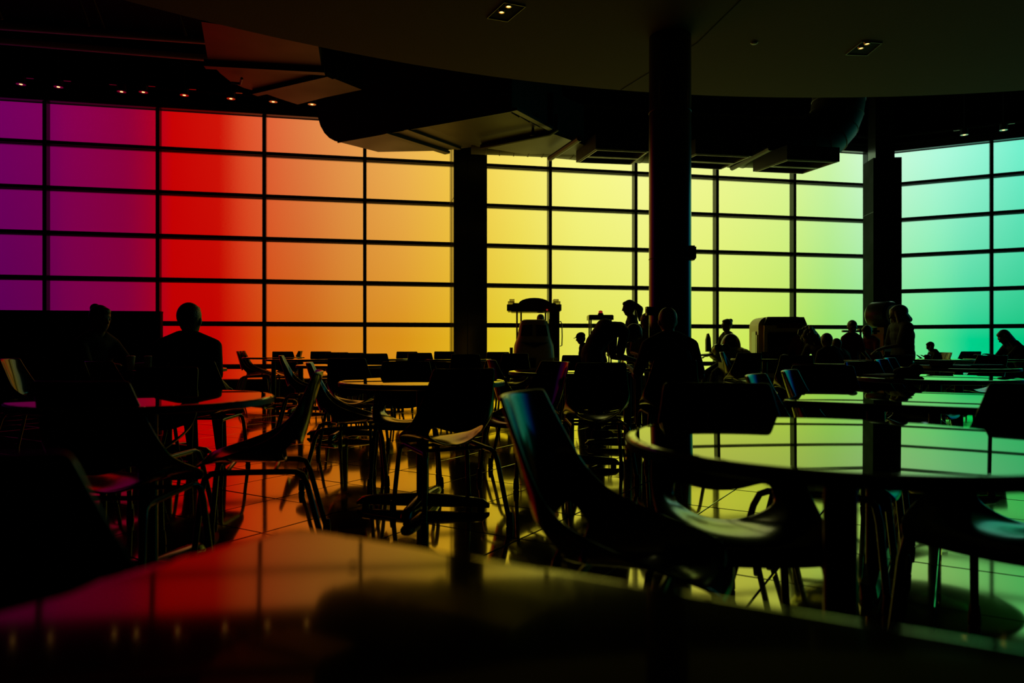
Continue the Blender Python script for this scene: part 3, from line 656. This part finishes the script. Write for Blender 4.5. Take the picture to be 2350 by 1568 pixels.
        t0_ = pc - sd * s * .032 * k - d * .02 * k; t1_ = t0_ - sd * s * .028 * k + d * .028 * k; b.cap(t0_, t1_, .0105 * k, .0095 * k, 8); b.cap(t1_, t1_ + (d * .8 + n_ * .5).normalized() * .03 * k, .0092 * k, .0075 * k, 8)
    vx = .010 if k > .8 else .009
    obj('body', remesh(b, 'skin', 'body', vx), None, r)
    obj('shirt', remesh(s_, top, 'shirt', .014), None, r); obj('trousers', remesh(t_, legs, 'trousers', .014), None, r)
    for s in (-1, 1): obj('eye', G().ball(hpnt((s * .029, .083, .006)), .0105 * kk, 10, 8), 'glide', r)
    g = G()
    if hair == 'cap':
        g.ball(hpnt((0, -.004, .045)), (.084 * kk, .100 * kk, .078 * kk), 18, 10, hr); g.box(hpnt((0, .115, .035)), (.11 * kk, .075 * kk, .012 * kk), R(hy), R(-hp - 8)); obj('cap', remesh(g, 'black_cloth', 'cap', .010), None, r)
    elif hair != 'bald':
        g.ball(hpnt((0, -.016, .028)), (.083 * kk, .098 * kk, .098 * kk), 18, 12, hr); g.ball(hpnt((0, .04, .075)), (.06 * kk, .05 * kk, .035 * kk), 12, 8, hr)
        if hair == 'bob':
            for q in range(-4, 5):
                a = R(q * 26 - 90); g.cap(hpnt((.075 * math.cos(a), .075 * math.sin(a) + .0, .03)), hpnt((.125 * math.cos(a), .14 * math.sin(a), -.11)), .044 * kk, .040 * kk)
            g.ball(hpnt((0, -.03, .03)), (.112 * kk, .130 * kk, .108 * kk), 18, 12, hr)
        elif hair in ('long', 'ponytail'):
            if hair == 'ponytail': g.cap(hpnt((0, -.10, .05)), hpnt((0, -.155, -.05)), .034 * kk, .060 * kk); g.cap(hpnt((0, -.155, -.05)), hpnt((0, -.13, -.22)), .060 * kk, .022 * kk)
            else:
                for q in range(-4, 5):
                    a = R(q * 24 - 90); g.cap(hpnt((.072 * math.cos(a), .07 * math.sin(a), .04)), hpnt((.10 * math.cos(a), .10 * math.sin(a) - .02, -.24)), .036 * kk, .030 * kk)
        elif hair == 'curly':
            rnd = random.Random(3)
            for _ in range(90):
                a = rnd.uniform(150, 390); th = rnd.uniform(-.12, .12); g.ball(hpnt((.10 * math.cos(R(a)), .10 * math.sin(R(a)), th + .01)), rnd.uniform(.02, .036) * kk, 8, 6)
        elif hair == 'bun': g.ball(hpnt((0, -.085, .085)), .045 * kk)
        obj('hair', remesh(g, 'hair', 'hair', .010), None, r)
    return r
person(424, 5.72, 90, 'person seated at the left, back to the camera, dark against the red pane', H=1.62, pose='sit', lean=(6, 14, 18), hp=0, wide=1.24, loose=.02, hs=1.17, larm=(-.22, .30, .78), rarm=(.25, .20, .62))
person(222, 6.35, -25, 'person sitting in the dark at the far left, cheek and shoulder lit yellow', H=1.66, pose='sit', lean=(0, 8, 12), hp=8, hair='bun', larm=(-.2, .42, .80), rarm=(.2, .42, .80))
person(1358, 7.75, 12, 'person standing bent far forward over a table, facing right', H=1.56, lean=(20, 38, 80), hp=72, wide=1.15, larm=(-.14, .52, .80), rarm=(.16, .44, .80))
person(1454, 10.3, 176, 'person standing upright behind the bent one, facing left before the yellow-green pane', H=1.57, hair='ponytail', hp=10, larm=(-.2, .2, .9), rarm=(.2, .2, .9))
person(1540, 6.10, 90, 'person in dark clothes seated in front of the round column', H=1.66, pose='sit', lean=(4, 12, 22), hp=16, wide=1.08, larm=(-.30, .32, .76), rarm=(.30, .32, .76))
person(1476, 9.3, -80, 'small person in a pale top with a red star beside the round column', H=1.34, hair='short', top='pale_cloth', lean=(0, 8, 14), hp=20, larm=(-.16, .25, .85), rarm=(.16, .25, .85))
person(1664, 12.9, 200, 'person sitting behind the dome of the plane ride', H=1.62, pose='sit', lean=(0, 0, 4), hair='bun', base=.66)
person(1890, 10.2, 200, 'person leaning forward beside the camper ride, head bowed to the left', H=1.62, pose='sit', lean=(4, 22, 34), hp=44, hair='curly', larm=(-.2, .45, .78), rarm=(.2, .42, .78), wide=1.1)
person(1908, 9.4, 100, 'small hunched person in dark clothes right of the bowed one, the bigger of two', H=1.30, pose='sit', lean=(0, 14, 24), hp=20, hair='short', wide=1.15)
person(1932, 10.4, 110, 'smaller hunched person in dark clothes, just left of the one in a red shirt', H=1.18, pose='sit', lean=(0, 16, 26), hp=22, hair='short', wide=1.1)
person(1953, 11.1, -95, 'small person standing in a red shirt, facing the camera', H=1.30, wide=.92, lean=(0, 4, 6), hp=10, top='red_cloth', larm=(-.2, .2, .74), rarm=(.22, .22, .74))
person(2004, 11.5, 205, 'small person in a red top reaching right, beside the one facing the camera', H=1.26, top='red_cloth', lean=(0, 10, 18), hp=30, larm=(-.15, .3, .88), rarm=(.15, .32, .84), hair='short')
person(2072, 10.2, 172, 'person standing in a wide dark top, facing left before the corner column', H=1.47, hair='bob', hs=1.12, loose=.045, lean=(0, 3, 8), hp=14, wide=1.7, larm=(-.16, .30, .92), rarm=(.16, .28, .88))
person(2342, 11.3, 182, 'person leaning on a table at the right picture edge, facing left', H=1.62, pose='sit', lean=(6, 26, 36), hp=32, hair='long', larm=(-.14, .56, .80), rarm=(.14, .52, .78))
person(2147, 10.95, 176, 'tiny person leaning forward to a drinking straw against the turquoise pane', H=.88, pose='sit', lean=(6, 22, 26), hp=20, hair='short', base=.62, larm=(-.08, .2, .78), rarm=(.08, .2, .78))
person(1241, 12.0, -90, 'small person riding behind the cream front of the canopy ride', H=1.2, pose='sit', lean=(0, 0, 4), hp=-2, base=.90, hair='short', feet=(0, .18, 0))
person(1377, 12.4, 80, 'small person sitting under the little roof with the red beacon', H=1.16, pose='sit', lean=(0, 2, 4), hair='long', base=.72)
person(1341, 10.8, 184, 'small person in a rounded cap facing left, beside the beacon ride', H=1.12, hair='cap', lean=(0, 3, 6), hp=14, top='black_cloth')
s = tag(obj('shirt_star', G().prism([((.05 if q % 2 == 0 else .02) * math.cos(R(90 + 36 * q)), (.05 if q % 2 == 0 else .02) * math.sin(R(90 + 36 * q))) for q in range(10)], 0, .004), 'star'), None, None)
s.parent = [o for o in bpy.data.objects if o.get('label', '').startswith('small person in a pale top')][0]; s.location = (.0, .155, .98); s.rotation_euler = (R(90), 0, 0)
# ------------------------------------------------------------------ coin rides
r = tag(empty('canopy_ride', (gx(1225, 11.6), 11.6, 0)), 'cream van-fronted coin ride with a domed canopy and pale end lights, before the yellow panes', 'kiddie ride')
sec = [(.30, -.28, .30), (.34, -.34, .42), (.335, -.36, .70), (.315, -.35, .95), (.27, -.30, 1.08), (.235, -.24, 1.26), (.215, -.18, 1.34), (.16, -.08, 1.365)]
g = G(); n = 24
for hw_, yf, z in sec:
    for q in range(n):
        a = 2 * math.pi * q / n; cc, ss = math.cos(a), math.sin(a); e = .55
        x = hw_ * abs(cc) ** e * (1 if cc >= 0 else -1); y = (.30 if ss > 0 else -yf) * abs(ss) ** e * (1 if ss >= 0 else -1)
        g.v.append((x, y, z))
g.f = [[i * n + q, i * n + (q + 1) % n, (i + 1) * n + (q + 1) % n, (i + 1) * n + q] for i in range(len(sec) - 1) for q in range(n)] + [list(range(n))[::-1], list(range(7 * n, 8 * n))]
obj('cab', g, 'cream', r)
for s in (-1, 1): obj('windscreen', G().add([(s * .03, -.315, 1.10), (s * .215, -.285, 1.10), (s * .185, -.235, 1.27), (s * .03, -.26, 1.28), (s * .03, -.28, 1.10), (s * .2, -.25, 1.10), (s * .17, -.2, 1.27), (s * .03, -.22, 1.28)],
    [[0, 1, 2, 3], [7, 6, 5, 4], [0, 4, 5, 1], [1, 5, 6, 2], [2, 6, 7, 3], [3, 7, 4, 0]]), 'smoke', r, False)
obj('grille', G().yprism([(-.22, 1.0), (.22, 1.0), (.12, .96), (0, .92), (-.12, .96)], -.372, -.33), 'black_ride', r, False)
obj('headlamp', G().lathe([(.085, 0), (.085, .02), (.07, .03), (.0, .032)], 24, (.14, -.35, .66), Matrix.Rotation(R(90), 3, 'X')), 'cream', r)
obj('number_plate', G().box((-.08, -.372, .68), (.20, .02, .15)), 'black_ride', r, False)
obj('bumper', G().box((0, -.30, .36), (.74, .24, .14)), 'red_ride', r, False); obj('plinth', G().box((0, 0, .15), (.95, 1.0, .30)), 'black_ride', r, False)
obj('mirror', G().box((-.36, -.25, .86), (.05, .04, .12)), 'black_ride', r, False)
for x, y in ((-.27, -.1), (-.20, .25), (.20, .25)): obj('canopy_post', G().tube([(x, y, .3), (x, y, 1.55)], .014), 'black_ride', r)
g = G(); prof = [(-.36, 1.48), (.36, 1.48), (.37, 1.56), (.33, 1.62)] + [(.25 * math.cos(R(a)) , 1.60 + .10 * math.sin(R(a))) for a in range(10, 171, 16)] + [(-.33, 1.62), (-.37, 1.56)]
g.yprism(prof, -.25, .25); obj('canopy', g, 'red_ride', r)
for s in (-1, 1):
    e = obj('end_light', G().box((s * .365, 0, 1.57), (.10, .36, .16)).box((s * .35, 0, 1.66), (.08, .30, .05)), 'yellow_ride', r, False); obj('end_cap', G().box((s * .37, -.1, 1.55), (.12, .2, .10)), 'black_ride', e, False)
obj('lamp', G().ball((.20, -.27, 1.51), .014), 'red_lens', r)
obj('tower', G().box((.33, .05, .95), (.16, .16, 1.1)), 'black_ride', r, False); obj('tower_panel', G().box((.27, -.04, 1.15), (.06, .03, .45)), 'red_ride', r, False)
obj('hose', G().tube([(.40, 0, 1.32), (.43, 0, 1.34), (.45, 0, 1.30), (.455, 0, 1.1), (.45, 0, .95), (.42, 0, .94)], .009), 'black_ride', r)
obj('side_step', G().box((.33, -.2, .62), (.07, .25, .28)), 'yellow_ride', r, False)
r = tag(empty('beacon_ride', (gx(1377, 12.4), 12.4, 0)), 'coin ride with a flat roof topped by a red beacon', 'kiddie ride')
obj('roof', G().box((0, 0, 1.42), (.42, .34, .075)).box((0, 0, 1.462), (.40, .32, .015)), 'black_ride', r, False)
b_ = obj('beacon_foot', G().lathe([(.05, 1.465), (.05, 1.49), (.04, 1.505)], 16, (.01, 0, 0)), 'black_ride', r); obj('beacon', G().lathe([(.035, 1.50), (.036, 1.53), (.025, 1.545), (.005, 1.55)], 16, (.01, 0, 0)), 'red_lens', r)
for x in (-.17, .17):
    for y in (-.14, .14): obj('roof_post', G().tube([(x, y, .5), (x, y, 1.40)], .013), 'black_ride', r)
obj('tub', G().yprism([(-.30, .25), (.30, .25), (.34, .62), (.22, .62), (.18, .42), (-.18, .42), (-.22, .62), (-.34, .62)], -.4, .4), 'red_ride', r, False)
obj('seat', G().box((0, -.1, .55), (.34, .3, .14)), 'black_ride', r, False); obj('plinth', G().box((0, 0, .13), (.7, .9, .26)), 'black_ride', r, False)
r = tag(empty('plane_ride', (gx(1672, 12.6), 12.6, 0), R(12)), 'silver-green plane shaped coin ride with a dark dome and upright tail fin', 'kiddie ride')
obj('fuselage', G().ball((0, 0, .80), (.36, .24, .16), 24, 14).ball((.18, -.04, .78), (.22, .2, .13), 20, 10), 'green_ride', r)
obj('dome', G().ball((.04, 0, .93), (.17, .17, .23), 24, 16), 'smoke', r); obj('dome_ring', G().lathe([(.172, .92), (.18, .90), (.172, .88)], 24, (.04, 0, 0)), 'green_ride', r)
obj('tail_fin', G().yprism([(-.43, .84), (-.43, 1.05), (-.405, 1.15), (-.38, 1.16), (-.35, 1.08), (-.33, .84)], -.02, .02), 'black_ride', r)
for x in (-.30, -.17): e = obj('engine_ring', G().lathe([(.09, 0), (.10, .05), (.085, .12), (.07, .12), (.075, .05)], 20, (x, -.12, .86), Matrix.Rotation(R(70), 3, 'X')), 'green_ride', r); obj('intake', G().lathe([(.075, .02), (.0, .03)], 16, (x, -.12, .86), Matrix.Rotation(R(70), 3, 'X')), 'black_ride', e)
obj('wing', G().add([(-.25, -.15, .78), (-.25, .15, .78), (-.72, .06, .76), (-.72, -.02, .76), (-.25, -.15, .82), (-.25, .15, .82), (-.72, .06, .78), (-.72, -.02, .78)], [[3, 2, 1, 0], [4, 5, 6, 7], [0, 1, 5, 4], [1, 2, 6, 5], [2, 3, 7, 6], [3, 0, 4, 7]]), 'green_ride', r, False)
obj('pedestal', G().box((0, 0, .35), (.25, .25, .7)), 'black_ride', r, False); obj('plinth', G().box((0, 0, .09), (.7, .6, .18)), 'black_ride', r, False)
r = tag(empty('camper_ride', (gx(1797, 12.4), 12.4, 0), R(-4)), 'cream camper shaped coin ride with a rounded roof, right of the plane ride', 'kiddie ride')
def rrect(x0, x1, z0, z1, rad, n=6):
    return [(x1 - rad + rad * math.cos(R(90 * q / n)), z1 - rad + rad * math.sin(R(90 * q / n))) for q in range(n + 1)] + [(x0 + rad - rad * math.sin(R(90 * q / n)), z1 - rad + rad * math.cos(R(90 * q / n))) for q in range(n + 1)] + [(x0, z0), (x1, z0)]
obj('body_shell', G().yprism(rrect(-.40, .36, .25, 1.44, .16), -.05, .55), 'cream', r); obj('roof_visor', G().yprism([(-.34, 1.30), (.33, 1.30), (.28, 1.43), (-.29, 1.43)], -.16, -.02), 'black_ride', r, False)
r.scale = (1.07, 1.0, 1.0)
fr = obj('front_frame', G().box((0, -.10, 1.24), (.66, .12, .10)).box((-.31, -.10, .75), (.05, .12, .9)).box((.31, -.10, .75), (.05, .12, .9)), 'cream', r, False)
obj('front_window', G().yprism(rrect(-.27, .27, .78, 1.17, .04), -.09, -.04), 'smoke', r); obj('sign_panel', G().yprism(rrect(-.14, .24, 1.245, 1.33, .04), -.20, -.155), 'red_ride', r)
obj('round_emblem', G().lathe([(.15, 0), (.15, .015), (.13, .02), (0, .021)], 28, (-.03, -.10, .66), Matrix.Rotation(R(90), 3, 'X')), 'paper', r)
obj('side_window', G().box((-.405, .2, .98), (.02, .26, .42)), 'smoke', r, False); obj('side_panel', G().box((-.408, .02, .95), (.012, .06, .36)), 'rim', r, False)
obj('plinth', G().box((0, .2, .125), (.9, .9, .25)), 'black_ride', r, False)
r = tag(empty('drum_ride', (gx(2026, 13.0), 13.0, 0), R(24)), 'machine with a big black drum and pale round face, in front of the corner column', 'kiddie ride')
d_ = obj('drum', G().lathe([(.20, -.22), (.235, -.18), (.235, .16), (.22, .19)], 36, (0, 0, 1.50), Matrix.Rotation(R(90), 3, 'X')), 'black_ride', r)
f_ = obj('face_disc', G().lathe([(.165, .188), (.165, .20), (.15, .205), (0, .206)], 32, (0, 0, 1.50), Matrix.Rotation(R(90), 3, 'X')), 'paper', r)
obj('dark_stripe', G().box((0, -.209, 1.55), (.17, .004, .08)).box((0, -.209, 1.45), (.22, .004, .07)), 'black_ride', f_, False)
obj('neck', G().box((0, 0, 1.22), (.12, .14, .16)), 'black_ride', r, False); obj('cabinet', G().box((0, .02, .6), (.42, .40, 1.1)), 'clad', r, False); obj('cabinet_panel', G().box((-.05, -.186, .75), (.28, .01, .6)), 'cream', r, False); obj('plinth', G().box((0, 0, .03), (.5, .5, .06)), 'black_ride', r, False)
r = tag(empty('rotor_ride', (gx(1975, 12.2), 12.2, 0)), 'small coin ride with a thin horizontal rotor blade behind the person in red', 'kiddie ride')
obj('rotor_blade', G().box((0, 0, 1.19), (.62, .05, .035), 0).box((0, 0, 1.215), (.08, .08, .03)), 'black_ride', r, False); obj('mast', G().tube([(0, 0, .7), (0, 0, 1.21)], .018), 'black_ride', r)
obj('cabin', G().ball((0, 0, .62), (.26, .34, .26), 20, 14), 'red_ride', r); obj('skid', G().box((-.18, 0, .25), (.05, .6, .05)), 'tube', r, False); obj('skid', G().box((.18, 0, .25), (.05, .6, .05)), 'tube', r, False); obj('plinth', G().box((0, 0, .12), (.6, .8, .24)), 'black_ride', r, False)
r = tag(empty('booster_seat', (gx(2147, 10.95) + .03, 10.95, .455)), 'small booster block on a far chair under the tiny person at the right', 'booster seat')
obj('block', G().box((0, 0, .07), (.30, .30, .12)), 'black_cloth', r, False); obj('cushion', G().box((0, 0, .14), (.27, .27, .03)), 'black_ride', r, False)
# ------------------------------------------------------------------ things on the tables
TZ = .762
r = tag(empty('water_bottle', (gx(1425, 8.0), 8.0, TZ)), 'clear plastic water bottle with a dark label beside the bent over person', 'bottle')
obj('bottle_body', G().lathe([(.028, 0), (.034, .006), (.034, .05), (.031, .055), (.034, .06), (.034, .15), (.030, .17), (.016, .205), (.013, .215)], 24), 'clear', r); obj('label', G().lathe([(.0345, .085), (.0345, .135)], 24), 'black_ride', r); obj('bottle_cap', G().lathe([(.015, .21), (.015, .23), (.012, .232)], 16), 'white', r)
def cup(px, Y, label, hh=.10):
    r = tag(empty('paper_cup', (gx(px, Y), Y, TZ)), label, 'cup', 'cups on the left round table')
    obj('cup_wall', G().lathe([(.026, 0), (.036, hh), (.038, hh + .002), (.036, hh + .003), (.034, hh)], 20), 'cup', r); obj('lid', G().lathe([(.038, hh + .003), (.038, hh + .010), (.028, hh + .014), (.01, hh + .014)], 20), 'white', r)
cup(300, 6.30, 'pale paper cup catching yellow light, left one of two on the left round table'); cup(341, 6.22, 'pale paper cup catching yellow light, right one of two on the left round table')
x, y, z = gp(2030, 862, TZ); r = tag(empty('booklet', (x, y, TZ), R(20)), 'open printed booklet at the left edge of the turquoise table', 'booklet')
obj('page', G().box((-.055, 0, .006), (.11, .16, .004), 0), 'paper', r, False); obj('page', G().box((.055, 0, .008), (.11, .16, .004), 0), 'paper', r, False); obj('print', G().box((-.055, .02, .0085), (.08, .012, .001)).box((-.055, -.01, .0085), (.08, .010, .001)).box((-.05, -.04, .0085), (.07, .010, .001)), 'glide', r, False)
r = tag(empty('shoulder_bag', (gx(2085, 4.95), 4.95, TZ)), 'slumped black bag lying on the turquoise table behind the booklet', 'bag'); r.scale = (.62, .62, .8)
obj('bag_body', remesh(G().ball((0, 0, .035), (.17, .10, .04)).ball((.09, .02, .05), (.08, .08, .05)), 'black_cloth', 'bag_body', .01), None, r); obj('strap', G().tube([(-.14, -.04, .04), (-.2, -.08, .01), (-.1, -.14, .006), (.05, -.12, .01), (.1, -.05, .05)], .009), 'black_cloth', r)
for i, (px, Y, dz, lb) in enumerate([(2165, 6.6, 0, 'dark plastic tray on the tray table, left one'), (2240, 6.8, 0, 'dark plastic tray on the tray table, right one')]):
    r = tag(empty('food_tray', (gx(px, Y), Y, TZ + dz), R(8 * i)), lb, 'tray', 'trays on the turquoise table')
    obj('tray_base', G().box((0, 0, .004), (.34, .24, .008)), 'black_ride', r, False); obj('tray_rim', G().box((0, .12, .012), (.35, .012, .02)).box((0, -.12, .012), (.35, .012, .02)).box((.175, 0, .012), (.012, .24, .02)).box((-.175, 0, .012), (.012, .24, .02)), 'black_ride', r, False)
r = tag(empty('food_box', (gx(2160, 6.6), 6.6, TZ + .008), R(15)), 'small dark takeaway box on the left tray', 'box'); obj('box_body', G().box((0, 0, .025), (.14, .11, .05), 0, 0, 1.1), 'black_cloth', r, False); obj('lid', G().box((0, 0, .054), (.155, .125, .008)), 'black_cloth', r, False)
r = tag(empty('drink_cup', (gx(2128, 10.4), 10.4, TZ)), 'squat cup with a slanting straw in front of the tiny person', 'cup'); obj('cup_wall', G().lathe([(.035, 0), (.045, .05), (.03, .06), (.01, .062)], 20), 'black_ride', r); obj('straw', G().tube([(0, 0, .05), (.05, 0, .19)], .004), 'white', r)
r = tag(empty('sheet_of_paper', (gx(1968, 9.55), 9.55, TZ), R(12)), 'pale sheet of paper on the table before the person in red', 'paper'); obj('page', G().box((0, 0, .0015), (.30, .21, .003)), 'paper', r, False); obj('print', G().box((0, .03, .0035), (.2, .01, .001)).box((0, 0, .0035), (.2, .01, .001)), 'glide', r, False)
for px, py, lb in ((811, 1303, 'tiny dark crumb on the nearest table, left one of two'), (1283, 1343, 'tiny dark crumb on the nearest table, right one of two')):
    x, y, z = gp(px, py, TZ); tag(obj('crumb', G().ball((0, 0, .002), (.0035, .003, .002), 8, 6), 'glide', None, True, (x, y, TZ + .002)), lb, 'crumb')
# unseen prototypes would be helpers: every prototype above is itself the first of its kind in the scene
